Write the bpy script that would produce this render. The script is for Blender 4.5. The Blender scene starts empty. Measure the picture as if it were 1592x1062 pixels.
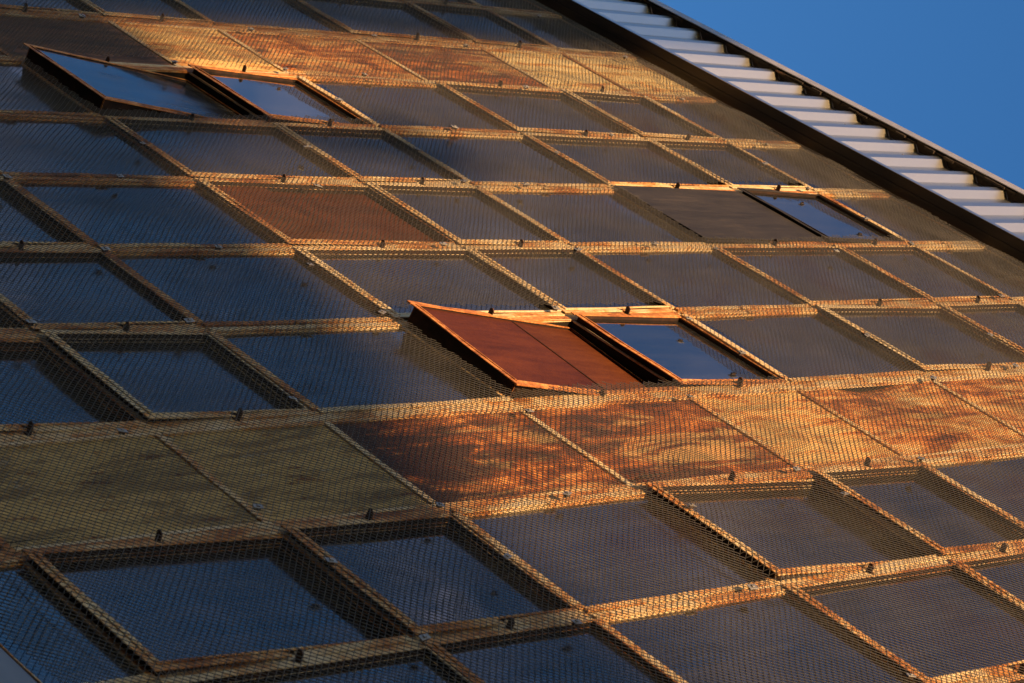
import bpy, bmesh, math, random
import numpy as np
from mathutils import Vector, Matrix

# ------------------------------------------------------------------ camera, sky, sun, exposure
S = bpy.context.scene
COL = S.collection
H0 = 14.0                       # height of the wall's reference line above the ground
# wall coordinates: v runs along the wall (world X), u runs up (world Z - H0), w points out of the wall (world -Y)
CAM_R = [[0.699465, 0.651882, -0.292914], [-0.029777, 0.436088, 0.899411], [0.714046, -0.620385, 0.324439]]
CAM_C = (-12.4111, 14.5461, -4.8399)
FPX = 4047.12
def w2w(u, v, z): return Vector((v, z, u))
cam = bpy.data.cameras.new('camera')
camo = bpy.data.objects.new('camera', cam); COL.objects.link(camo); S.camera = camo
r_, d_, f_ = [w2w(*row) for row in CAM_R]
M = Matrix(((r_.x, -d_.x, -f_.x), (r_.y, -d_.y, -f_.y), (r_.z, -d_.z, -f_.z))).to_4x4()
M.translation = w2w(CAM_C[0] + H0, CAM_C[1], CAM_C[2])
camo.matrix_world = M
cam.sensor_width = 36.0; cam.lens = FPX / 1592 * 36.0
cam.clip_start = 0.1; cam.clip_end = 5000
cam.dof.use_dof = True; cam.dof.focus_distance = 15.6; cam.dof.aperture_fstop = 5.6

SUN_EL, SUN_ROT = math.radians(8.5), math.radians(128)
to_sun = Vector((math.sin(SUN_ROT) * math.cos(SUN_EL), math.cos(SUN_ROT) * math.cos(SUN_EL), math.sin(SUN_EL)))
W = bpy.data.worlds.new('World'); S.world = W; W.use_nodes = True
wn, wl = W.node_tree.nodes, W.node_tree.links
sky = wn.new('ShaderNodeTexSky'); sky.sky_type = 'NISHITA'; sky.sun_disc = False
sky.sun_elevation = SUN_EL; sky.sun_rotation = SUN_ROT
sky.air_density = 1.0; sky.dust_density = 0.6; sky.ozone_density = 2.0
hs = wn.new('ShaderNodeHueSaturation'); hs.inputs['Saturation'].default_value = 1.30
hs.inputs['Hue'].default_value = 0.511
wl.new(sky.outputs[0], hs.inputs['Color'])
def wmath(op, a, b=0.0):
    x = wn.new('ShaderNodeMath'); x.operation = op; x.use_clamp = op in ('MULTIPLY',)
    for k, q in enumerate((a, b)):
        if hasattr(q, 'is_output'): wl.new(q, x.inputs[k])
        else: x.inputs[k].default_value = q
    return x.outputs[0]
wtc = wn.new('ShaderNodeTexCoord'); wmp = wn.new('ShaderNodeMapping'); wmp.inputs['Scale'].default_value = (1.0, 1.6, 2.2); wl.new(wtc.outputs['Generated'], wmp.inputs[0])
wno = wn.new('ShaderNodeTexNoise'); wl.new(wmp.outputs[0], wno.inputs['Vector'])
wno.inputs['Scale'].default_value = 7.0; wno.inputs['Detail'].default_value = 9.0; wno.inputs['Roughness'].default_value = .6; wno.inputs['Distortion'].default_value = .5
wcr = wn.new('ShaderNodeValToRGB'); wl.new(wno.outputs['Fac'], wcr.inputs[0]); wcr.color_ramp.elements[0].position = .50; wcr.color_ramp.elements[1].position = .72
wsp = wn.new('ShaderNodeSeparateXYZ'); wl.new(wtc.outputs['Generated'], wsp.inputs[0])
wfac = wmath('MULTIPLY', wcr.outputs[0], wmath('MULTIPLY', wsp.outputs['Y'], -2.2))
wmx = wn.new('ShaderNodeMix'); wmx.data_type = 'RGBA'; wl.new(wmath('MULTIPLY', wfac, .8), wmx.inputs[0]); wl.new(hs.outputs[0], wmx.inputs[6]); wmx.inputs[7].default_value = (3.6, 2.9, 3.0, 1)
wl.new(wmx.outputs[2], wn['Background'].inputs[0])
wn['Background'].inputs[1].default_value = 0.105
sl = bpy.data.lights.new('sun', 'SUN'); sl.energy = 5.0; sl.angle = math.radians(0.55); sl.color = (1.0, 0.59, 0.26)
so = bpy.data.objects.new('sun', sl); COL.objects.link(so)
so.rotation_euler = to_sun.to_track_quat('Z', 'Y').to_euler()
so.location = (40, -40, 40)
S.view_settings.view_transform = 'Standard'; S.view_settings.look = 'None'
S.view_settings.gamma = 1.0; S.view_settings.exposure = 1.5

random.seed(7)
rnd = random.Random(11)

# ------------------------------------------------------------------ material helpers
class NT:
    def __init__(self, name):
        self.m = bpy.data.materials.new(name); self.m.use_nodes = True
        self.n, self.l = self.m.node_tree.nodes, self.m.node_tree.links
        self.b = self.n['Principled BSDF']
    def add(self, t, **kw):
        x = self.n.new(t)
        for k, v in kw.items(): setattr(x, k, v)
        return x
    def put(self, sock, val):
        if hasattr(val, 'is_output'): self.l.new(val, sock)
        else: sock.default_value = val
    def coords(self, scale=(1, 1, 1), shift=True, seed=0.0):
        """object coordinates, shifted per object so that no two repeats look the same"""
        tc = self.add('ShaderNodeTexCoord'); mp = self.add('ShaderNodeMapping')
        mp.inputs['Scale'].default_value = scale
        src = tc.outputs['Object']
        if shift:
            oi = self.add('ShaderNodeObjectInfo')
            ml = self.add('ShaderNodeMath', operation='MULTIPLY_ADD')
            self.l.new(oi.outputs['Random'], ml.inputs[0]); ml.inputs[1].default_value = 37.0; ml.inputs[2].default_value = seed
            ad = self.add('ShaderNodeVectorMath', operation='ADD')
            self.l.new(src, ad.inputs[0]); self.l.new(ml.outputs[0], ad.inputs[1]); src = ad.outputs[0]
        self.l.new(src, mp.inputs[0])
        return mp.outputs[0]
    def noise(self, vec, scale, detail=6, rough=0.6, dist=0.0):
        x = self.add('ShaderNodeTexNoise'); self.l.new(vec, x.inputs['Vector'])
        x.inputs['Scale'].default_value = scale; x.inputs['Detail'].default_value = detail
        x.inputs['Roughness'].default_value = rough; x.inputs['Distortion'].default_value = dist
        return x.outputs['Fac']
    def ramp(self, fac, stops, interp='LINEAR'):
        x = self.add('ShaderNodeValToRGB'); self.l.new(fac, x.inputs[0]); cr = x.color_ramp; cr.interpolation = interp
        while len(cr.elements) < len(stops): cr.elements.new(0.5)
        for e, (p, c) in zip(cr.elements, stops):
            e.position = p; e.color = (c if not isinstance(c, (int, float)) else (c, c, c)) + (() if not isinstance(c, (int, float)) and len(c) == 4 else (1,))
        return x.outputs[0]
    def mix(self, fac, a, b, mode='MIX'):
        x = self.add('ShaderNodeMix', data_type='RGBA', blend_type=mode)
        self.put(x.inputs[0], fac); self.put(x.inputs[6], a); self.put(x.inputs[7], b)
        return x.outputs[2]
    def math(self, op, a, b=0.0, c=0.0, clamp=False):
        x = self.add('ShaderNodeMath', operation=op); x.use_clamp = clamp
        self.put(x.inputs[0], a); self.put(x.inputs[1], b); self.put(x.inputs[2], c)
        return x.outputs[0]
    def bump(self, h, strength, dist):
        x = self.add('ShaderNodeBump'); self.put(x.inputs['Height'], h)
        x.inputs['Strength'].default_value = strength; x.inputs['Distance'].default_value = dist
        self.l.new(x.outputs[0], self.b.inputs['Normal'])
    def set(self, **kw):
        for k, v in kw.items(): self.put(self.b.inputs[k], v)
        return self.m
def c4(r, g, b): return (r, g, b, 1.0)

def frame_paint():
    """cream paint over steel, rust bleeding through"""
    t = NT('frame_paint'); v = t.coords()
    big = t.noise(v, 2.3, 5, 0.62); fine = t.noise(v, 34, 7, 0.7); strk = t.noise(t.coords((14, 14, 1.4), seed=3.0), 3.0, 6, 0.65)
    oi = t.add('ShaderNodeObjectInfo')
    k = t.math('ADD', t.math('MULTIPLY', big, 0.55), t.math('MULTIPLY', fine, 0.25))
    k = t.math('ADD', k, t.math('MULTIPLY', strk, 0.30))
    k = t.math('ADD', k, t.math('MULTIPLY_ADD', oi.outputs['Random'], 0.11, -0.055))
    col = t.ramp(k, [(0.43, c4(.47, .40, .28)), (0.53, c4(.44, .33, .18)), (0.585, c4(.37, .18, .06)), (0.645, c4(.22, .075, .020)), (0.73, c4(.065, .025, .013))])
    col = t.mix(t.ramp(t.noise(v, 85, 3, 0.6), [(0.58, 0.0), (0.70, 0.8)]), col, c4(.20, .075, .025))
    t.bump(t.math('ADD', fine, t.math('MULTIPLY', k, 1.5)), 0.5, 0.004)
    return t.set(**{'Base Color': col, 'Roughness': 0.72, 'Specular IOR Level': 0.25})

def rust_steel(name, stops, streak=0.5, blotch=(1.2, 2.0), seed=0.0, rough=0.75, streak_z=0.9, contrast=2.3, stain=0.0, pale=0.0, spec=.2, side=0.0):
    t = NT(name); v = t.coords(seed=seed)
    st = t.noise(t.coords((9, 9, streak_z), seed=seed + 5), 1.6, 8, 0.68, 0.3)
    bl = t.noise(t.coords((blotch[0] * 1.5, 1, blotch[0]), seed=seed + 9), blotch[1] * 1.4, 9, 0.73, 0.6)
    fn = t.noise(v, 40, 6, 0.7)
    k = t.math('ADD', t.math('MULTIPLY', st, streak), t.math('MULTIPLY', bl, 0.85 - streak))
    k = t.math('ADD', k, t.math('MULTIPLY', fn, 0.15))
    k = t.math('MULTIPLY_ADD', k, contrast, .5 - .5 * contrast)
    col = t.ramp(k, stops)
    if pale:
        pm = t.noise(t.coords((2.8, 1, .5), seed=seed + 21), 2.2, 9, .72, .8)
        col = t.mix(t.math('MULTIPLY', t.ramp(pm, [(.52, 0.0), (.60, 1.0)]), pale), col, c4(.55, .37, .15))
    if stain:
        sm_ = t.noise(t.coords((2.6, 1, .6), seed=seed + 31), 1.5, 10, .74, .6)
        if side:                                    # rust eats in from the panel's foot
            sx = t.add('ShaderNodeSeparateXYZ'); tc = t.add('ShaderNodeTexCoord'); t.l.new(tc.outputs['Object'], sx.inputs[0])
            sm_ = t.math('ADD', sm_, t.math('MULTIPLY_ADD', sx.outputs['Z'], -side, -.02))
        col = t.mix(t.math('MULTIPLY', t.ramp(sm_, [(.505, 0.0), (.56, 1.0)]), stain), col, c4(.030, .013, .012))
    t.bump(t.math('ADD', fn, k), 0.35, 0.006)
    return t.set(**{'Base Color': col, 'Roughness': rough, 'Specular IOR Level': spec})

OR1, OR2, OR3 = c4(.52, .28, .095), c4(.42, .15, .036), c4(.24, .072, .017)
RED, DRK, YEL, CRM = c4(.135, .036, .012), c4(.028, .013, .011), c4(.52, .38, .16), c4(.58, .47, .26)
OLV, OLD = c4(.36, .26, .105), c4(.26, .165, .055)
MAT = {}
def mats():
    MAT['frame'] = frame_paint()
    MAT['rust_pale'] = rust_steel('rust_pale', [(.30, RED), (.38, OR2), (.46, OR1), (.60, YEL), (.70, OR1)], .45, stain=.35, pale=.4)
    MAT['rust_orange'] = rust_steel('rust_orange', [(.28, DRK), (.37, RED), (.44, OR3), (.52, OR2), (.62, OR1), (.80, CRM)], .35, seed=2, stain=.35, pale=.7)
    MAT['rust_red'] = rust_steel('rust_red', [(.30, DRK), (.46, RED), (.57, OR3), (.69, OR2), (.82, OR1)], .35, seed=4, stain=.8, pale=.5, side=.08)
    MAT['rust_dark'] = rust_steel('rust_dark', [(.32, DRK), (.46, c4(.08, .026, .013)), (.53, RED), (.60, OR3), (.67, OR2), (.80, OR1)], .25, seed=6, stain=.95, pale=.35, side=.17)
    MAT['rust_brown'] = rust_steel('rust_brown', [(.35, c4(.05, .03, .022)), (.55, c4(.14, .07, .04)), (.70, c4(.20, .10, .05))], .6, seed=8, stain=.4)
    MAT['cream_panel'] = rust_steel('cream_panel', [(.28, OR3), (.36, OR1), (.44, YEL), (.58, CRM), (.72, YEL)], .6, seed=10, stain=.2)
    MAT['olive_panel'] = rust_steel('olive_panel', [(.26, DRK), (.31, RED), (.36, OLD), (.50, OLV), (.66, OLD), (.75, c4(.32, .31, .24))], .5, seed=12, stain=.5, pale=.25)
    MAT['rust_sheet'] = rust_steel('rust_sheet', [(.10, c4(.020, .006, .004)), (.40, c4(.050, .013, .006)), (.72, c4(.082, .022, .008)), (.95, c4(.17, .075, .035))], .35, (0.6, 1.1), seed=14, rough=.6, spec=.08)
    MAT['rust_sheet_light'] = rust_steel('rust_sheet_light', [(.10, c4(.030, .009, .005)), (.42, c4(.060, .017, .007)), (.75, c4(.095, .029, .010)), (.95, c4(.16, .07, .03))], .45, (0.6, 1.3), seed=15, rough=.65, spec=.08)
    MAT['dark_sheet'] = rust_steel('dark_sheet', [(.25, c4(.018, .017, .018)), (.60, c4(.030, .027, .026)), (.90, c4(.055, .045, .038))], .55, (0.8, 1.6), seed=16, rough=.6, spec=.08)
    MAT['rust_rim'] = rust_steel('rust_rim', [(.25, c4(.10, .035, .015)), (.45, c4(.27, .10, .03)), (.62, c4(.40, .18, .06)), (.80, c4(.48, .30, .14))], .3, (2, 4), seed=18)
    # old wired glass: dark behind, dusty, slightly uneven so that the sky breaks up in it
    def glass(nm, dust, rough, wav, ior=1.75):
        t = NT(nm); v = t.coords()
        st = t.noise(t.coords((7, 7, .55), seed=1.0), 1.7, 8, .7, .5); bl = t.noise(v, 1.9, 5, .6, .3); fn = t.noise(v, 60, 4, .7)
        k = t.math('ADD', t.math('MULTIPLY', st, .5), t.math('MULTIPLY', bl, .5))
        kd = t.ramp(k, [(.36, 0.25), (.55, .6), (.68, 1.0)])
        kd = t.math('MULTIPLY', kd, dust)
        col = t.mix(kd, c4(.006, .007, .008), c4(.17, .125, .075))
        flm = t.noise(t.coords((11, 11, .5), seed=17.0), 1.3, 9, .74, .6)
        col = t.mix(t.math('MULTIPLY', t.ramp(flm, [(.47, 0.0), (.66, 1.0)]), dust * 4), col, c4(.085, .085, .088))
        spk = t.ramp(t.noise(v, 150, 2, .5), [(.72, 0.0), (.78, .7)])
        col = t.mix(t.math('MULTIPLY', spk, dust), col, c4(.3, .2, .11))
        rg = t.math('MULTIPLY_ADD', t.ramp(k, [(.4, 0.0), (.66, 1.0)]), rough, .045)
        wv = t.noise(t.coords((1.0, 1, .6), seed=7.0), 2.2, 2, .4)
        t.bump(t.math('ADD', t.math('MULTIPLY', wv, 1.0), t.math('MULTIPLY', fn, .012)), wav, .02)
        return t.set(**{'Base Color': col, 'Roughness': rg, 'IOR': ior, 'Specular IOR Level': 0.5})
    MAT['glass'] = glass('dusty_glass', .05, .18, .32, 2.4)
    MAT['film_glass'] = glass('filmed_glass', .16, .30, .30, 1.30)
    MAT['clear_glass'] = glass('clean_glass', .035, .04, .08, 3.0)
    t = NT('netting_wire'); v = t.coords(shift=False)
    n = t.noise(v, 1.1, 5, .6)
    col = t.ramp(n, [(.35, c4(.030, .030, .031)), (.55, c4(.050, .047, .046)), (.70, c4(.042, .028, .022))])
    MAT['wire'] = t.set(**{'Base Color': col, 'Roughness': .45})
    t = NT('galvanised_clip'); v = t.coords(); n = t.noise(v, 40, 4, .6)
    MAT['clip'] = t.set(**{'Base Color': t.ramp(n, [(.4, c4(.20, .20, .20)), (.65, c4(.13, .12, .11))]), 'Roughness': .5, 'Metallic': .5})
    t = NT('catch_iron'); v = t.coords(); n = t.noise(v, 30, 5, .7)
    MAT['catch'] = t.set(**{'Base Color': t.ramp(n, [(.4, c4(.014, .009, .007)), (.62, c4(.05, .018, .009))]), 'Roughness': .8})
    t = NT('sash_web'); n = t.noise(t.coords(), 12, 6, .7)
    MAT['web'] = t.set(**{'Base Color': t.ramp(n, [(.4, c4(.010, .007, .006)), (.62, c4(.026, .012, .008)), (.75, c4(.06, .022, .010))]), 'Roughness': .85, 'Specular IOR Level': .2})  # dark rust, deepened in colour so the sash sides read as shaded
    t = NT('coated_cladding'); v = t.coords(shift=False)
    n = t.noise(t.coords((1.5, 1, .25), False), 2.0, 6, .6); fn = t.noise(v, 55, 4, .6)
    col = t.ramp(t.math('ADD', t.math('MULTIPLY', n, .8), t.math('MULTIPLY', fn, .2)), [(.35, c4(.49, .49, .46)), (.6, c4(.54, .54, .50)), (.75, c4(.44, .43, .38))])
    t.bump(n, .15, .01)
    MAT['cladding'] = t.set(**{'Base Color': col, 'Roughness': .34, 'Metallic': 1.0})
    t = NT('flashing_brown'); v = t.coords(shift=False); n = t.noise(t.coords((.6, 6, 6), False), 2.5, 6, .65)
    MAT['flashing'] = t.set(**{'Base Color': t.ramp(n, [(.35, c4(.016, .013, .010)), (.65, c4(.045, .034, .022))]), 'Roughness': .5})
    t = NT('eave_timber'); v = t.coords((.7, 5, 5), False); n = t.noise(v, 5, 7, .7)
    t.bump(n, .8, .02)
    MAT['timber'] = t.set(**{'Base Color': t.ramp(n, [(.40, c4(.010, .007, .005)), (.64, c4(.03, .017, .010)), (.74, c4(.16, .08, .04))]), 'Roughness': .85})
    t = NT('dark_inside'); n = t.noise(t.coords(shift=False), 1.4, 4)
    MAT['inside'] = t.set(**{'Base Color': t.ramp(n, [(.3, c4(.006, .006, .006)), (.7, c4(.014, .012, .010))]), 'Roughness': .95, 'Specular IOR Level': .1})  # near-black: shade of the interior and frame recesses put into the colour
    t = NT('yard_concrete'); v = t.coords(shift=False); n = t.noise(v, .15, 8, .65); n2 = t.noise(v, 6, 6, .7)
    MAT['yard'] = t.set(**{'Base Color': t.ramp(t.math('ADD', t.math('MULTIPLY', n, .6), t.math('MULTIPLY', n2, .4)), [(.35, c4(.045, .045, .045)), (.65, c4(.085, .08, .075))]), 'Roughness': .9})
    t = NT('brown_brick'); v = t.coords((1, 1, 1), False)
    br = t.add('ShaderNodeTexBrick'); t.l.new(v, br.inputs['Vector']); br.inputs['Scale'].default_value = 4.2
    br.inputs['Color1'].default_value = c4(.24, .10, .06); br.inputs['Color2'].default_value = c4(.30, .14, .08); br.inputs['Mortar'].default_value = c4(.30, .28, .25)
    MAT['brick'] = t.set(**{'Base Color': br.outputs[0], 'Roughness': .9})
    t = NT('roof_sheet'); n = t.noise(t.coords(shift=False), 2, 5)
    MAT['roof'] = t.set(**{'Base Color': t.ramp(n, [(.3, c4(.12, .12, .125)), (.7, c4(.20, .19, .19))]), 'Roughness': .6})
    t = NT('sill_paint'); n = t.noise(t.coords((1, 1, 3), False), 3, 5)
    MAT['sill'] = t.set(**{'Base Color': t.ramp(n, [(.3, c4(.07, .08, .10)), (.7, c4(.11, .12, .14))]), 'Roughness': .45})
    t = NT('fascia_metal'); n = t.noise(t.coords(shift=False), 6, 5)
    MAT['fascia'] = t.set(**{'Base Color': t.ramp(n, [(.3, c4(.20, .20, .21)), (.7, c4(.30, .29, .29))]), 'Roughness': .4, 'Metallic': .4})
mats()

# ------------------------------------------------------------------ mesh helpers (wall coordinates u, v, w)
class MB:
    def __init__(self, origin=(0, 0, 0)):
        self.v, self.f, self.mi, self.o = [], [], [], origin
    def _p(self, u, v, w):
        ou, ov, ow = self.o
        return (v - ov, -(w - ow), u - ou)
    def box(self, u0, u1, v0, v1, w0, w1, mi=0, shear=0.0):
        b = len(self.v)
        for u in (u0, u1):
            for v in (v0, v1):
                for w in (w0, w1): self.v.append(self._p(u, v, w))
        for q in ((0, 1, 3, 2), (4, 6, 7, 5), (0, 4, 5, 1), (2, 3, 7, 6), (0, 2, 6, 4), (1, 5, 7, 3)):
            self.f.append(tuple(b + i for i in q)); self.mi.append(mi)
    def bar(self, axis, a0, a1, b0, b1, w0, w1, n=10, jit=0.0, mi=0, slant=0.0):
        """bar along u or v, split lengthwise so that its edges can waver a little; slant skews its far end"""
        ph = [rnd.uniform(0, 6.28) for _ in range(4)]; k = [rnd.uniform(3, 7), rnd.uniform(8, 15)]
        b = len(self.v)
        for i in range(n + 1):
            a = a0 + (a1 - a0) * i / n
            j1 = jit * (math.sin(k[0] * a + ph[0]) + .6 * math.sin(k[1] * a + ph[1])); j2 = jit * .8 * (math.sin(k[0] * a * 1.3 + ph[2]) + .5 * math.sin(k[1] * a + ph[3]))
            for (q, w) in ((b0, w0), (b1, w0), (b1, w1), (b0, w1)):
                aa = a + (slant if (i == n and q == b1) else 0.0)
                q_ = q + j1; w_ = w + (j2 if w == max(w0, w1) else 0)
                self.v.append(self._p(aa, q_, w_) if axis == 'u' else self._p(q_, aa, w_))
        for i in range(n):
            for s in range(4):
                s2 = (s + 1) % 4
                self.f.append((b + 4 * i + s, b + 4 * i + s2, b + 4 * i + 4 + s2, b + 4 * i + 4 + s)); self.mi.append(mi)
        self.f.append((b, b + 1, b + 2, b + 3)); self.mi.append(mi)
        e = b + 4 * n
        self.f.append((e + 3, e + 2, e + 1, e)); self.mi.append(mi)
    def ring(self, u0, u1, v0, v1, bu, bv, w0, w1, jit=0.0, mi=0):
        self.bar('u', u0, u1, v0, v0 + bv, w0, w1, jit=jit, mi=mi); self.bar('u', u0, u1, v1 - bv, v1, w0, w1, jit=jit, mi=mi)
        self.bar('v', v0 + bv, v1 - bv, u0, u0 + bu, w0, w1, jit=jit, mi=mi); self.bar('v', v0 + bv, v1 - bv, u1 - bu, u1, w0, w1, jit=jit, mi=mi)
    def sheet(self, u0, u1, v0, v1, w0, w1, nu=14, nv=10, amp=0.0, curl=None, mi=0):
        """a thin plate with a gently buckled face"""
        b = len(self.v); ph = [rnd.uniform(0, 6.28) for _ in range(5)]
        for side, w in ((1, w1), (0, w0)):
            for i in range(nu + 1):
                for j in range(nv + 1):
                    a, c = i / nu, j / nv
                    env = math.sin(math.pi * a) * math.sin(math.pi * c)
                    h = amp * (env ** .5 if env > 0 else 0) * (math.sin(5 * a + ph[0]) * math.cos(3 * c + ph[1]) + .5 * math.sin(11 * a + ph[2] + 4 * c))
                    if curl: h += curl(a, c)
                    self.v.append(self._p(u0 + (u1 - u0) * a, v0 + (v1 - v0) * c, w + h))
        N = (nu + 1) * (nv + 1); I = lambda s, i, j: b + (0 if s else N) + i * (nv + 1) + j
        for i in range(nu):
            for j in range(nv):
                self.f.append((I(1, i, j), I(1, i + 1, j), I(1, i + 1, j + 1), I(1, i, j + 1))); self.mi.append(mi)
                self.f.append((I(0, i, j + 1), I(0, i + 1, j + 1), I(0, i + 1, j), I(0, i, j))); self.mi.append(mi)
        edge = [(i, 0) for i in range(nu)] + [(nu, j) for j in range(nv)] + [(i, nv) for i in range(nu, 0, -1)] + [(0, j) for j in range(nv, 0, -1)]
        for q in range(len(edge)):
            (i, j), (i2, j2) = edge[q], edge[(q + 1) % len(edge)]
            self.f.append((I(1, i, j), I(1, i2, j2), I(0, i2, j2), I(0, i, j))); self.mi.append(mi)
    def mesh(self, name, materials, bevel=0.0):
        me = bpy.data.meshes.new(name); me.from_pydata(self.v, [], self.f)
        for m in (materials if isinstance(materials, (list, tuple)) else [materials]): me.materials.append(m)
        me.polygons.foreach_set('material_index', self.mi)
        bm = bmesh.new(); bm.from_mesh(me); bmesh.ops.recalc_face_normals(bm, faces=bm.faces)
        if bevel: bmesh.ops.bevel(bm, geom=[e for e in bm.edges if len(e.link_faces) == 2 and e.calc_face_angle(0) > 1.0], offset=bevel, segments=1, affect='EDGES')
        bm.to_mesh(me); bm.free(); me.update()
        return me
    def obj(self, name, materials, parent=None, bevel=0.0):
        o = bpy.data.objects.new(name, self.mesh(name, materials, bevel)); COL.objects.link(o)
        if parent is not None: o.parent = parent
        return o
def at_wall(o, u, v, w=0.0): o.location = (v, -w, u + H0); return o
def at_cell(o, pu, pv, pw, u, v, w):            # position of a child relative to a parent standing at (pu, pv, pw)
    o.location = (v - pv, -(w - pw), u - pu); return o
def tag(o, label=None, cat=None, group=None, kind=None):
    for k, x in (('label', label), ('category', cat), ('group', group), ('kind', kind)):
        if x: o[k] = x
    return o

# ------------------------------------------------------------------ ground
gb = MB(); gb.box(-H0 - .5, -H0, -1500, 1500, -1500, 1500)
g = gb.obj('ground', MAT['yard']); at_wall(g, 0, 0); tag(g, kind='structure')

# ------------------------------------------------------------------ the building
B = {-2: -6.74, -1: -6.233, 0: -4.845, 1: -3.792, 2: -2.403, 3: -1.0, 4: 0.0, 5: 1.388, 6: 2.776, 7: 3.749, 8: 4.69}
J0, J1 = -3, 11                                   # glazed bays along the wall
V0, V1 = J0 - .3, J1 + .3
building = bpy.data.objects.new('factory_building', None); COL.objects.link(building); building.location = (0, 0, 0)
tag(building, 'old factory building with a rusty steel window wall and ribbed metal cladding under its eave', 'building')
def part(mb, name, mat, bevel=0.0, u=0.0, v=0.0, w=0.0):
    o = mb.obj(name, mat, building, bevel); at_wall(o, u, v, w); return o

m = MB(); m.box(-H0 + .01, 5.87, V0, V1, -.75, -.45); part(m, 'dark_backing', MAT['inside'])  # near-black slab added behind the gaps in place of the unlit interior
# ribbed cladding above the glazing and below it
def ribbed(u0, u1, v0, v1, wc, depth, pitch, crest, flank, name, label=None):
    mb = MB(); prof = []; v = v0
    while v < v1:
        prof += [(v, wc), (v + crest, wc), (v + crest + flank, wc - depth), (v + pitch - flank, wc - depth)]; v += pitch
    nseg = 1
    base = len(mb.v)
    for (vv, ww) in prof:
        for k in range(2): mb.v.append(mb._p(u0 if k == 0 else u1, vv, ww))
    n = len(prof)
    for (vv, ww) in prof:
        for k in range(2): mb.v.append(mb._p(u0 if k == 0 else u1, vv, ww - .003))
    for i in range(n - 1):
        a = base + 2 * i; mb.f.append((a, a + 1, a + 3, a + 2)); mb.mi.append(0)
        c = base + 2 * n + 2 * i; mb.f.append((c, c + 2, c + 3, c + 1)); mb.mi.append(0)
        mb.f.append((a, a + 2, c + 2, c)); mb.mi.append(0); mb.f.append((a + 1, c + 1, c + 3, a + 3)); mb.mi.append(0)
    return part(mb, name, MAT['cladding'], .004)
PITCH = .330
V_RIB = -.405 - PITCH * 8
clad = ribbed(4.726, 5.873, V_RIB, V1 - .4, .167, .055, PITCH, .07, .05, 'wall_cladding')
ribbed(-H0 + .3, -7.355, V_RIB, V1 - .4, .055, .055, PITCH, .07, .05, 'wall_cladding')
# screws on the upper cladding
sm = bmesh.new(); bmesh.ops.create_cone(sm, cap_ends=True, segments=8, radius1=.014, radius2=.010, depth=.012)
bmesh.ops.create_cone(sm, cap_ends=True, segments=6, radius1=.007, radius2=.007, depth=.014, matrix=Matrix.Translation((0, 0, .010)))
sme = bpy.data.meshes.new('screw'); sm.to_mesh(sme); sm.free(); sme.materials.append(MAT['clip'])
for k in range(8, 36):
    for uu in ((4.92, 5.32, 5.70) if k % 3 == 1 else ((5.50,) if k % 2 else ())):
        vv = V_RIB + PITCH * k - .08 - (.0 if k % 3 == 1 else .02)
        if not (-2.5 < vv < 6): continue
        s = bpy.data.objects.new('screw', sme); COL.objects.link(s); s.parent = clad
        s.location = (vv, -(.112 + .006), uu); s.rotation_euler = (math.radians(90), 0, 0)
# drip flashing under the upper cladding: dark underside, thin pale front lip
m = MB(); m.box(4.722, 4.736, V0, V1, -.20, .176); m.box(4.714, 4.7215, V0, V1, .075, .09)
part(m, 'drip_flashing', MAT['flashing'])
m = MB(); m.box(4.716, 4.765, V0, V1, .1765, .1805); part(m, 'flashing_lip', MAT['cladding'])
# sill under the glazing
m = MB(); m.box(-6.82, -6.805, V0, V1, -.1, .06); m.box(-7.35, -6.80, V0, V1, .0605, .0645); part(m, 'sill_flashing', MAT['sill'])
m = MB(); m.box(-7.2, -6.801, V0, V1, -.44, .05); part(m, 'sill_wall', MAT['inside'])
# eave, fascia, roof
m = MB(); m.box(5.876, 5.91, V0, V1, -.3, .209)
ph = rnd.uniform(0, 6)
for k in range(int((V1 - V0) / .11)):
    a = V0 + .11 * k
    m.box(5.876 - rnd.uniform(.012, .05), 5.8755, a, a + .109, .180 + rnd.uniform(-.008, .006), .188 + rnd.uniform(0, .016))
part(m, 'eave_soffit', MAT['timber'])
m = MB(); a = V0
while a < V1:
    m.box(5.850, 5.985, a, min(a + 2.35, V1), .211, .218); a += 2.353
part(m, 'fascia', MAT['fascia'])
m = MB(); b = len(m.v)
for (u, w) in ((5.912, .210), (5.980, .210), (7.9, -6.0), (7.83, -6.0)):
    for v in (V0, V1): m.v.append(m._p(u, v, w))
for i in range(4):
    k = (i + 1) % 4; m.f.append((2 * i, 2 * i + 1, 2 * k + 1, 2 * k)); m.mi.append(0)
m.f += [(0, 2, 4, 6), (1, 7, 5, 3)]; m.mi += [0, 0]
part(m, 'roof', MAT['roof'])
m = MB(); m.box(-H0, 5.87, V0 - .02, V0 + .0, -8, .1); m.box(-H0, 5.87, V1, V1 + .02, -8, .1); part(m, 'end_wall', MAT['cladding'])

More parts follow.
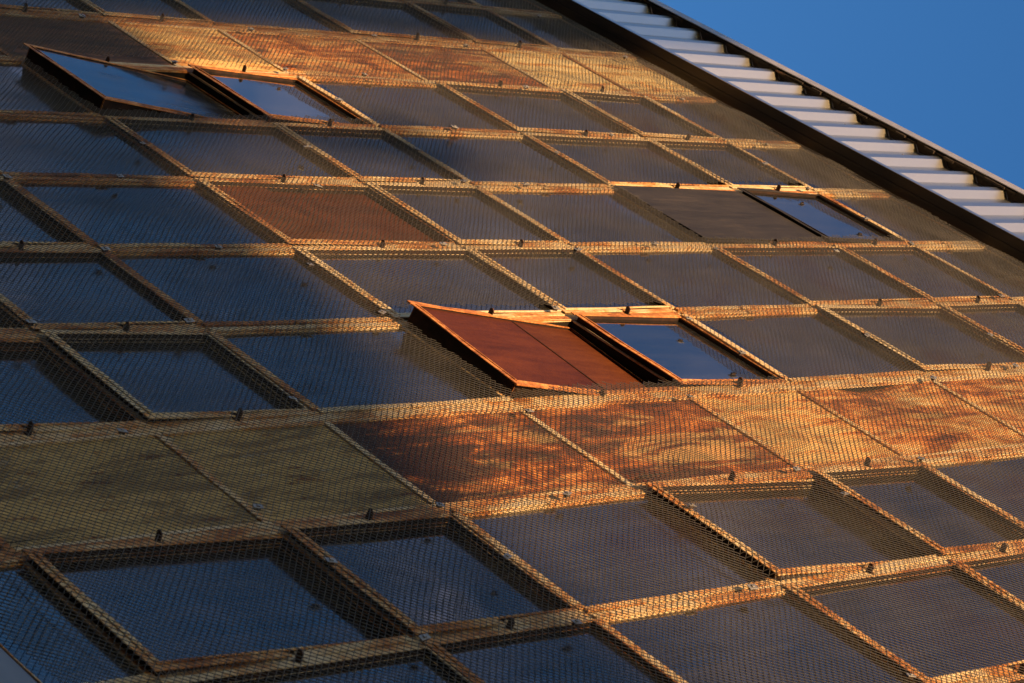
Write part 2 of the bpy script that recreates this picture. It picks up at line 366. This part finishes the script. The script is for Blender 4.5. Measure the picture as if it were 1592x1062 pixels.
# ------------------------------------------------------------------ window kinds per cell (i = tier upwards, j = bay along the wall)
PANELS = {0: {1: 'rust_brown', 2: 'rust_brown', 3: 'rust_pale', 4: 'rust_orange', 5: 'rust_red', 6: 'cream_panel', 7: 'cream_panel'},
          6: {-2: 'olive_panel', -1: 'olive_panel', 0: 'olive_panel', 1: 'rust_dark', 2: 'rust_red', 3: 'rust_pale', 4: 'rust_orange', 5: 'rust_orange', 6: 'rust_orange', 7: 'rust_pale'}}
TILT = {(2, 1): 7.6, (3, 1): 3.2, (2, 5): 8.0, (3, 5): 2.6, (5, 3): 1.2, (6, 3): 2.2, (-1, 7): 2.2, (0, 7): 1.6, (2, 7): 3.0, (3, 7): 1.6, (0, 5): 2.0,
        (-1, 5): 2.4, (2, 3): 1.0, (3, 3): .8, (5, 5): 1.4, (2, 2): .8, (3, 2): .4, (2, 4): .5, (3, 4): .3, (5, 1): .8, (6, 1): 1.0, (-1, 4): 1.4, (0, 3): 1.0, (0, 4): .6}
DEEP = {(-1, 7), (0, 7), (2, 7), (3, 7), (0, 5), (-1, 5), (0, 3), (-1, 4)}
OPEN = {(2, 1), (3, 1), (2, 5), (3, 5), (5, 3), (6, 3)}
SHEETS = {(2, 5): 'rust_sheet', (2, 3): 'rust_red', (5, 3): 'dark_sheet'}
LABEL = {(2, 5): 'rusty steel sheet sash swung open', (5, 3): 'dark painted sheet sash without netting', (2, 3): 'red rusted sheet sash behind netting',
         (2, 1): 'bare glass sash swung open in shade', (3, 1): 'bare glass sash beside the shaded open one', (3, 5): 'bare glass sash mirroring blue sky', (6, 3): 'small bare glass sash mirroring deep blue sky'}
VIS = {-2: [4, 5, 6, 7], -1: range(2, 8), 0: range(1, 8), 1: range(1, 8), 2: range(1, 8), 3: range(0, 8), 4: range(-1, 8), 5: range(-1, 8), 6: range(-2, 7), 7: range(-2, 6), 8: range(-1, 5), 9: [1, 2, 3]}
PIVOTED = {-1, 0, 2, 3, 5, 6}
tilt_of = {}
for j in range(J0, J1):
    for i in range(-2, 8):
        if j not in PANELS and i in PIVOTED: tilt_of[(i, j)] = TILT.get((i, j), rnd.uniform(.1, .7))

# mullions (up the wall) and transoms (along it)
for j in range(J0, J1 + 1):
    m = MB((0, j, 0)); m.bar('u', -6.775, 4.715, j - .046, j + .046, -.012, 0, n=90, jit=.0012); m.box(-6.775, 4.715, j - .040, j + .040, -.20, -.0125, 1)  # mullion web coloured near-black to carry the shade of the recess
    # stops covering the upper halves of the pivoted sashes
    for jj, s in ((j - 1, -1), (j, 1)):
        for i in PIVOTED:
            if (i, jj) in tilt_of:
                um = (B[i] + B[i + 1]) / 2
                a, b = (j + .004, j + .052) if s > 0 else (j - .052, j - .004)
                m.bar('u', um + .03, B[i + 1] - .032, a, b, .0005, .010, jit=.0015, mi=2 if (i, jj) in OPEN else 0)
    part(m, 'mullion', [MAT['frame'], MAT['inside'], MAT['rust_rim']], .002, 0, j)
for i in range(-1, 8):
    for j in range(J0, J1):
        if j in VIS and (i in VIS[j] or i - 1 in VIS[j]):
            m = MB((B[i], j + .5, 0))
            if j in PANELS: m.bar('v', j + .047, j + .953, B[i] - .030, B[i] + .012, -.10, -.004, jit=.002)
            elif (i, j) in tilt_of:                 # the sash above covers it: thin rail, recess shade put into its web's colour
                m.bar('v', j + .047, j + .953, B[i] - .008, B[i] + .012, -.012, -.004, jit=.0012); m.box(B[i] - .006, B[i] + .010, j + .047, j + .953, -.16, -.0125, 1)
            else:
                m.bar('v', j + .047, j + .953, B[i] - .022, B[i] + .032, .001, .014, jit=.0018); m.box(B[i] - .022, B[i] + .010, j + .047, j + .953, -.16, .0005, 1)  # transom web near-black, the shade under the bar put into its colour
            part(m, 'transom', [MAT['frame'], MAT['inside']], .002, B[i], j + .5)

def catch_mesh():
    m = MB(); b = len(m.v)
    pts = [(-.018, -.03), (.018, -.03), (.021, .032), (.004, .046), (-.015, .038)]        # (v, w) outline of a pivot bracket plate
    for u in (-.004, .004):
        for (v, w) in pts: m.v.append(m._p(u, v, w))
    n = len(pts)
    m.f.append(tuple(range(n))[::-1]); m.f.append(tuple(range(n, 2 * n))); m.mi += [0, 0]
    for k in range(n): m.f.append((k, (k + 1) % n, n + (k + 1) % n, n + k)); m.mi.append(0)
    m.box(-.022, -.0045, -.018, .018, -.03, -.012)
    return m.mesh('catch', MAT['catch'], .0015)
CATCH = catch_mesh()

def pane_glass(i, j, u0, u1, v0, v1, w, um, vm, parent, mat):
    p = MB((um, vm, 0)); p.box(u0, u1, v0, v1, w - .006, w)
    return p.obj('pane', mat, parent)

n_win = 0
for j in sorted(VIS):
    for i in VIS[j]:
        u0, u1, v0, v1 = B[i], B[i + 1], j, j + 1
        um, vm = (u0 + u1) / 2, j + .5
        if j in PANELS:
            kind = PANELS[j].get(i, 'rust_orange')
            m = MB((um, vm, 0))
            curl = None
            if (i, j) == (4, 6): curl = lambda a, c: -.035 * max(0, 1 - c * 7) * (math.sin(3.1 * a) ** 2) + .01 * max(0, 1 - c * 4) * math.sin(9 * a)
            m.sheet(u0 + .014, u1 - .032, v0 + .048, v1 - .048, -.022, -.016, amp=.004, curl=curl)
            m.bar('u', u0 + .014, u1 - .032, v0 + .047, v0 + .075, -.015, -.003, jit=.002, mi=1)
            m.bar('u', u0 + .014, u1 - .032, v1 - .075, v1 - .047, -.015, -.003, jit=.002, mi=1)
            o = m.obj('spandrel_panel', [MAT[kind], MAT['frame']], building, .0015); at_wall(o, um, vm)
            continue
        n_win += 1
        if (i, j) in tilt_of:
            t = tilt_of[(i, j)]; is_open = (i, j) in OPEN
            a0, a1, b0, b1 = u0 + .016, u1 - (.014 if (i + 1, j) in tilt_of else .030), v0 + .054, v1 - .054
            f = MB((um, vm, 0))
            # box of the sash: thin deep web, front lip, inner ledges
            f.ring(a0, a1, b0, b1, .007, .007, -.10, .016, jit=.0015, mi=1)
            LW = .009 if is_open else .025                # lip: broad along the lower edge
            f.bar('u', a0 - .001, a1 + .001, b0 - .001, b0 + .013, .0162, .0225, jit=.002); f.bar('u', a0 - .001, a1 + .001, b1 - .013, b1 + .001, .0162, .0225, jit=.002)
            f.bar('v', b0 + .0132, b1 - .0132, a0 - .001, a0 + LW, .0162, .0225, jit=.002); f.bar('v', b0 + .0132, b1 - .0132, a1 - .010, a1 + .001, .0162, .0225, jit=.002, mi=1 if (i, j) == (2, 5) else 0)
            f.ring(a0 + .0075, a1 - .0075, b0 + .0075, b1 - .0075, .008, .010, -.0145, -.008, jit=.001, mi=0 if is_open else 1)
            if (i, j) in DEEP: f.ring(a0 + .0075, a1 - .0075, b0 + .0075, b1 - .0075, .012, .012, -.030, -.024, jit=.001, mi=1)
            # weather flange round the lower half, covering the mullions and the transom
            f.bar('u', u0 - .018, um - .035, v0 + .018, b0 - .0015, .0100, .0180, jit=.002, slant=.03)
            f.bar('u', u0 - .018, um - .035, b1 + .0015, v1 - .018, .0100, .0180, jit=.002, slant=.03)
            f.bar('v', b0 - .001, b1 + .001, u0 - .016, a0 - .0015, .0120, .0180, jit=.002)
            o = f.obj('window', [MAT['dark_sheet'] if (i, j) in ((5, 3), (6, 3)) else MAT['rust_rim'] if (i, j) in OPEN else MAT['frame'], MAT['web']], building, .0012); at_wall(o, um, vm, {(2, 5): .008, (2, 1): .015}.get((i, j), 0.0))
            o.rotation_euler = (math.radians(-t), 0, math.radians({(2, 5): 2.6}.get((i, j), 0.0)))
            if (i, j) in LABEL: o['label'] = LABEL[(i, j)]
            if (i, j) in SHEETS:
                s = MB((um, vm, 0)); mt = MAT[SHEETS[(i, j)]]
                if (i, j) == (2, 5):
                    us = a0 + .60 * (a1 - a0)
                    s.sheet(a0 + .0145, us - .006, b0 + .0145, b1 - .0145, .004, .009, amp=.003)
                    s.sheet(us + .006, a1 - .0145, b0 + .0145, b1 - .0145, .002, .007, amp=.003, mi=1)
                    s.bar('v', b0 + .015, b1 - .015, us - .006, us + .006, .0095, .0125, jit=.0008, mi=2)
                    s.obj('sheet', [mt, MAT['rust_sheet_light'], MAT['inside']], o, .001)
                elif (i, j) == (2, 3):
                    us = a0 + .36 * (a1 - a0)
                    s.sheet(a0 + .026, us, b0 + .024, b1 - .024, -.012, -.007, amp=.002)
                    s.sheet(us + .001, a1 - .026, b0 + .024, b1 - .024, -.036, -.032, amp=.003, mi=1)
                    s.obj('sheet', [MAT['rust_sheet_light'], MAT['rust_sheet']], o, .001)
                else:
                    s.sheet(a0 - .03, a1 - .004, b0 - .01, b1 + .01, .0240, .0290, amp=.002)
                    s.obj('sheet', mt, o, .001)
            else:
                pane_glass(i, j, a0 + .0078, a1 - .0078, b0 + .0078, b1 - .0078, {(2, 1): .012, (3, 1): -.004, (3, 5): -.006, (6, 3): .0}.get((i, j), -.0315 if (i, j) in DEEP else -.012), um, vm, o, MAT['film_glass' if (i, j) == (2, 1) else 'clear_glass' if is_open else 'glass'])
            for vs in ((v0 + .012, v1 - .012) if (i, j + 1) not in tilt_of else (v0 + .012,)):
                c = bpy.data.objects.new('catch', CATCH); COL.objects.link(c); c.parent = o
                c.location = (vs - vm, -.018 + {(2, 5): .012, (2, 1): .01}.get((i, j), 0), 0); c.rotation_euler = (0, 0, rnd.uniform(-.12, .12))
        else:
            f = MB((um, vm, 0))
            a0, a1 = u0 + .0315, u1 - (.0105 if (i + 1, j) in tilt_of else .0315)
            f.ring(a0, a1, v0 + .0475, v1 - .0475, .008, .010, -.06, -.002, jit=.0015)
            # weather strips over the joints; they change sides at the pivot
            for (p, q) in ((v0 + .012, v0 + .052), (v1 - .052, v1 - .012)):
                f.bar('u', a0 - .02, um - .045, p, q, .0050, .0135, jit=.002, slant=.05)
                f.bar('u', um - .020, a1 + .01, p, q, .0050, .0105, jit=.002)
                f.box(um - .06, um + .02, p + .030, q + .014, .0140, .0190)
            o = f.obj('window', MAT['frame'], building, .0012); at_wall(o, um, vm)
            pane_glass(i, j, a0 + .0083, a1 - .0083, v0 + .0578, v1 - .0578, -.011, um, vm, o, MAT['glass'])

# plain boarding where the wall goes on beyond the picture
for j in range(J0, J1):
    for i in range(-2, 8):
        if not (j in VIS and i in VIS[j]):
            um, vm = (B[i] + B[i + 1]) / 2, j + .5
            m = MB((um, vm, 0)); m.sheet(B[i] + .031, B[i + 1] - .031, j + .047, j + .953, -.06, -.05, amp=.003)
            part(m, 'blank_panel', MAT['olive_panel'], 0, um, vm)

# ------------------------------------------------------------------ chain-link netting stretched in front of the windows
def sash_height(u, v):
    h = np.full(u.shape, .046)
    for (i, j), t in tilt_of.items():
        if (i, j) in OPEN or t < 1.2: continue
        um = (B[i] + B[i + 1]) / 2
        ins = (u > B[i] - .06) & (u < um) & (v > j - .02) & (v < j + 1.02)
        h = np.where(ins, np.maximum(h, .036 + math.tan(math.radians(t)) * (um - u)), h)
    return h
def build_netting():
    s = .0288; a = s / math.sqrt(2)
    U0, U1, VA, VB = -6.72, 4.70, -2.6, 10.2
    nu, nk = int((U1 - U0) / a), int((VB - VA) / a)
    k, n = np.meshgrid(np.arange(nk), np.arange(nu), indexing='ij'); k = k.ravel(); n = n.ravel()
    sg = np.where((n + k) % 2 == 0, 1.0, -1.0)
    vc = VA + k * a                                   # neighbouring wires hook into each other half a mesh away
    hook = .0012
    p0 = np.stack([U0 + n * a, vc - sg * (a / 2 + hook)], 1); p1 = np.stack([U0 + (n + 1) * a, vc + sg * (a / 2 + hook)], 1)
    mid = (p0 + p1) / 2
    keep = np.ones(len(mid), bool)
    for (i0, i1, j, du, dv0, dv1) in ((2, 4, 1, .03, -.06, -.03), (5, 7, 3, .06, -.02, -.04), (2, 4, 5, .03, -.07, -.03)):
        jag = .022 * np.sin(mid[:, 0] * 31) * np.sin(mid[:, 0] * 83 + 1); jag2 = .02 * np.sin(mid[:, 1] * 37) * np.sin(mid[:, 1] * 71)
        keep &= ~((mid[:, 0] > B[i0] - du + jag2) & (mid[:, 0] < B[i1] - .045 + jag2 * .5) & (mid[:, 1] > j + dv0 + jag) & (mid[:, 1] < j + 1 + dv1 + jag))
    # ragged upper edge
    rs = np.random.RandomState(3)
    keep &= mid[:, 0] < 4.665 + .035 * rs.rand(len(mid)) ** .5
    p0, p1, sg = p0[keep], p1[keep], sg[keep]
    n_ = len(p0)
    def warp(p):
        u, v = p[:, 0], p[:, 1]
        du = .010 * np.sin(1.7 * v + .9 * u) + .005 * np.sin(5.1 * v - 3.3 * u + 1) + .0025 * np.sin(11 * v + 9 * u)
        dv = .010 * np.sin(1.9 * u - 1.1 * v + 2) + .005 * np.sin(4.7 * u + 2.9 * v) + .0025 * np.sin(13 * u - 8 * v + 2)
        h = sash_height(u, v) - .029 * np.clip((u - 4.1) / .55, 0, 1) + .004 * np.sin(3.1 * u + 1.3 * v) + .005 * np.sin(7 * v - 2 * u) + .004 * np.sin(5 * u + 6 * v + 1) + .006
        return u + du, v + dv, h
    rad = .0020
    verts = np.zeros((n_, 2, 3, 3)); ends = []
    for e, p in enumerate((p0, p1)):
        u, v, h = warp(p)
        h = h + np.where(sg > 0, .0019, -.0019)
        ends.append(np.stack([v, -h, u + H0], 1))
    d = ends[1] - ends[0]; d /= np.linalg.norm(d, axis=1, keepdims=True)
    out = np.array([0, -1.0, 0]); side = np.cross(d, out); side /= np.linalg.norm(side, axis=1, keepdims=True); up = np.cross(side, d)
    for e in range(2):
        for c in range(3):
            an = 2 * math.pi * c / 3 + .5236 * 3
            verts[:, e, c] = ends[e] + rad * (math.cos(an) * side + math.sin(an) * up)
    vv = verts.reshape(-1, 3)
    base = (np.arange(n_) * 6)[:, None, None]
    q = np.array([[0, 1, 4, 3], [1, 2, 5, 4], [2, 0, 3, 5]])[None]
    faces = (base + q).reshape(-1)
    me = bpy.data.meshes.new('wire_netting'); nf = n_ * 3
    me.vertices.add(len(vv)); me.vertices.foreach_set('co', vv.ravel())
    me.loops.add(nf * 4); me.loops.foreach_set('vertex_index', faces.astype(np.int32))
    me.polygons.add(nf); me.polygons.foreach_set('loop_start', np.arange(nf, dtype=np.int32) * 4)
    me.polygons.foreach_set('loop_total', np.full(nf, 4, np.int32))
    me.polygons.foreach_set('use_smooth', np.ones(nf, bool))
    me.materials.append(MAT['wire']); me.update(calc_edges=True)
    o = bpy.data.objects.new('wire_netting', me); COL.objects.link(o)
    return o
net = build_netting()
tag(net, 'fine diamond wire netting stretched over the rusty window wall, cut open at the swung sashes', 'netting')
# selvage wires along the netting's upper edge
m = MB(); m.bar('v', -2.6, 10.2, 4.655, 4.661, .022, .028, n=120, jit=.002); m.bar('v', -2.6, 10.2, 4.625, 4.6295, .025, .0295, n=120, jit=.002)
o = m.obj('edge_wire', MAT['wire'], net); at_wall(o, 0, 0)
CLIPS = [(-1.34,0.16),(0.19,0.18),(-1.13,1.01),(-0.13,1.02),(-0.09,1.60),(-2.49,2.55),(-1.12,2.52),(-3.85,3.12),(-3.03,3.08),(-1.56,3.18),(1.49,0.12),(2.43,0.20),(4.20,-0.76),(4.36,0.20),(0.62,1.04),(2.27,1.11),(0.65,2.05),(2.29,2.08),(-0.11,2.50),(1.30,2.48),(-0.16,3.05),(0.40,3.09),(4.06,1.19),(4.08,2.15),(3.59,2.57),(3.56,3.06),(3.61,3.63),(-3.84,4.11),(-3.04,4.09),(-2.55,4.34),(-3.92,5.01),(-4.90,4.99),(-3.92,5.91),(-5.12,6.12),(-1.24,4.06),(-0.12,4.16),(-1.13,4.99),(-2.53,4.98),(0.72,4.07),(-2.50,6.20),(1.26,4.16),(2.55,4.21),(3.61,4.09),(-0.12,5.19),(-0.14,5.67),(1.25,6.14),(2.30,6.05),(-1.15,6.16),(3.55,5.01),(2.61,5.60),(1.31,5.52),(-4.90,6.89),(-4.88,7.40),(-3.89,7.03),(-3.03,7.05),(-3.90,7.53),(-4.00,8.11),(-4.88,8.05),(-2.38,7.32),(-1.19,7.04),(-0.07,7.07),(-2.70,8.05),(-2.51,8.92),(-1.12,7.34)]
cm = MB(); cm.box(-.025, .025, -.016, .016, .0, .004); cm.box(-.016, .016, -.007, .007, -.016, -.0004, 1)
cm.box(-.008, .008, -.007, .007, .0042, .010)
CLIP = cm.mesh('clip', [MAT['clip'], MAT['catch']], .001)
for (u, v) in CLIPS:
    c = bpy.data.objects.new('clip', CLIP); COL.objects.link(c); c.parent = net
    hh = float(sash_height(np.array([u]), np.array([v]))[0])
    c.location = (v, -(hh + .010), u + H0); c.rotation_euler = (rnd.uniform(-.16, .16), rnd.choice([0, .15, .35, -.4]) + rnd.uniform(-.15, .15), rnd.uniform(-.2, .2)); c.scale = [rnd.uniform(.85, 1.15)] * 3

# ------------------------------------------------------------------ unseen building added across the yard, outlined to throw shade on the lower bays
def shade_point(u, v, D):
    t = D / -to_sun.y
    return Vector((v + t * to_sun.x, -D, u + H0 + t * to_sun.z))
D = 29.0
neigh = bpy.data.objects.new('shade_building', None); COL.objects.link(neigh)
tag(neigh, 'unseen brick building added across the yard, its outline shaped to shade the window wall', 'building')
def outline(pts, name, mat, depth):
    mb = MB(); P = [shade_point(u, v, D) for (u, v) in pts]
    n = len(P)
    for dy in (0, depth):                           # the plan is skewed: its flank runs along the low sun's bearing
        for (x, y, z) in P: mb.v.append((x + dy * to_sun.x / -to_sun.y, y - dy, max(z, 0)))
    mb.f.append(tuple(range(n))); mb.f.append(tuple(range(2 * n - 1, n - 1, -1))); mb.mi += [0, 0]
    for k in range(n): mb.f.append((k, (k + 1) % n, n + (k + 1) % n, n + k)); mb.mi.append(0)
    o = mb.obj(name, mat, neigh); return o
LOW = -40
outline([(LOW, 0.02), (-.92, 0.02), (-.92, 1.9), (-1.2, 2.1), (-1.9, 2.5), (-2.5, 2.9), (-2.6, 4.3), (-2.85, 5.3), (-3.3, 6.2), (-3.7, 7.0), (-3.82, 8.3), (-4.0, 12), (LOW, 12)], 'wall', MAT['brick'], 9)
outline([(LOW, -9), (7.5, -9), (7.5, -.06), (3.0, -.02), (1.5, .01), (LOW, .01)], 'shade_tower', MAT['brick'], 7)
# unseen trunk and crown added between the buildings, shaped for a loose shade patch
DT = 26.0
shade_tree = bpy.data.objects.new('shade_tree', None); COL.objects.link(shade_tree)
tag(shade_tree, 'slim trunk with a loose crown, added out of view to cast a patch of shade', 'shade_tree')
tb = shade_point(-.5, 2.4, DT)
mb = MB(); b = 0; rings = 14
for k in range(rings):
    q = k / (rings - 1); z = tb.z * q * .99; r = .16 * (1 - .85 * q)
    for a in range(8): mb.v.append((tb.x + .12 * math.sin(5 * q) * (1 - q) + r * math.cos(a * math.pi / 4), tb.y + r * math.sin(a * math.pi / 4), z))
for k in range(rings - 1):
    for a in range(8): mb.f.append((8 * k + a, 8 * k + (a + 1) % 8, 8 * k + 8 + (a + 1) % 8, 8 * k + 8 + a)); mb.mi.append(0)
mb.obj('trunk', MAT['timber'], shade_tree)
t = NT('leaf'); n = t.noise(t.coords(shift=False), 3, 3)
LEAF = t.set(**{'Base Color': t.ramp(n, [(.3, c4(.035, .06, .015)), (.7, c4(.09, .11, .03))]), 'Roughness': .7})
mb = MB()
for (u, v, r, nn) in ((-.55, 2.28, .22, 2600), (-.05, 2.38, .30, 4200), (.28, 2.28, .22, 2200), (-.1, 2.62, .20, 1800), (-.95, 2.25, .18, 1000), (-1.7, 2.3, .12, 200)):
    c = shade_point(u, v, DT)
    for _ in range(nn):
        d = Vector((rnd.gauss(0, 1), rnd.gauss(0, 1), rnd.gauss(0, 1))).normalized() * r * rnd.random() ** .4
        p = c + d; x = Vector((rnd.gauss(0, 1), rnd.gauss(0, 1), rnd.gauss(0, 1))).normalized(); y = x.orthogonal().normalized()
        L = rnd.uniform(.03, .06); b = len(mb.v)
        mb.v += [tuple(p + x * L), tuple(p + y * L * .5), tuple(p - x * L), tuple(p - y * L * .5)]; mb.f.append((b, b + 1, b + 2, b + 3)); mb.mi.append(0)
mb.obj('crown', LEAF, shade_tree)
print('windows', n_win)
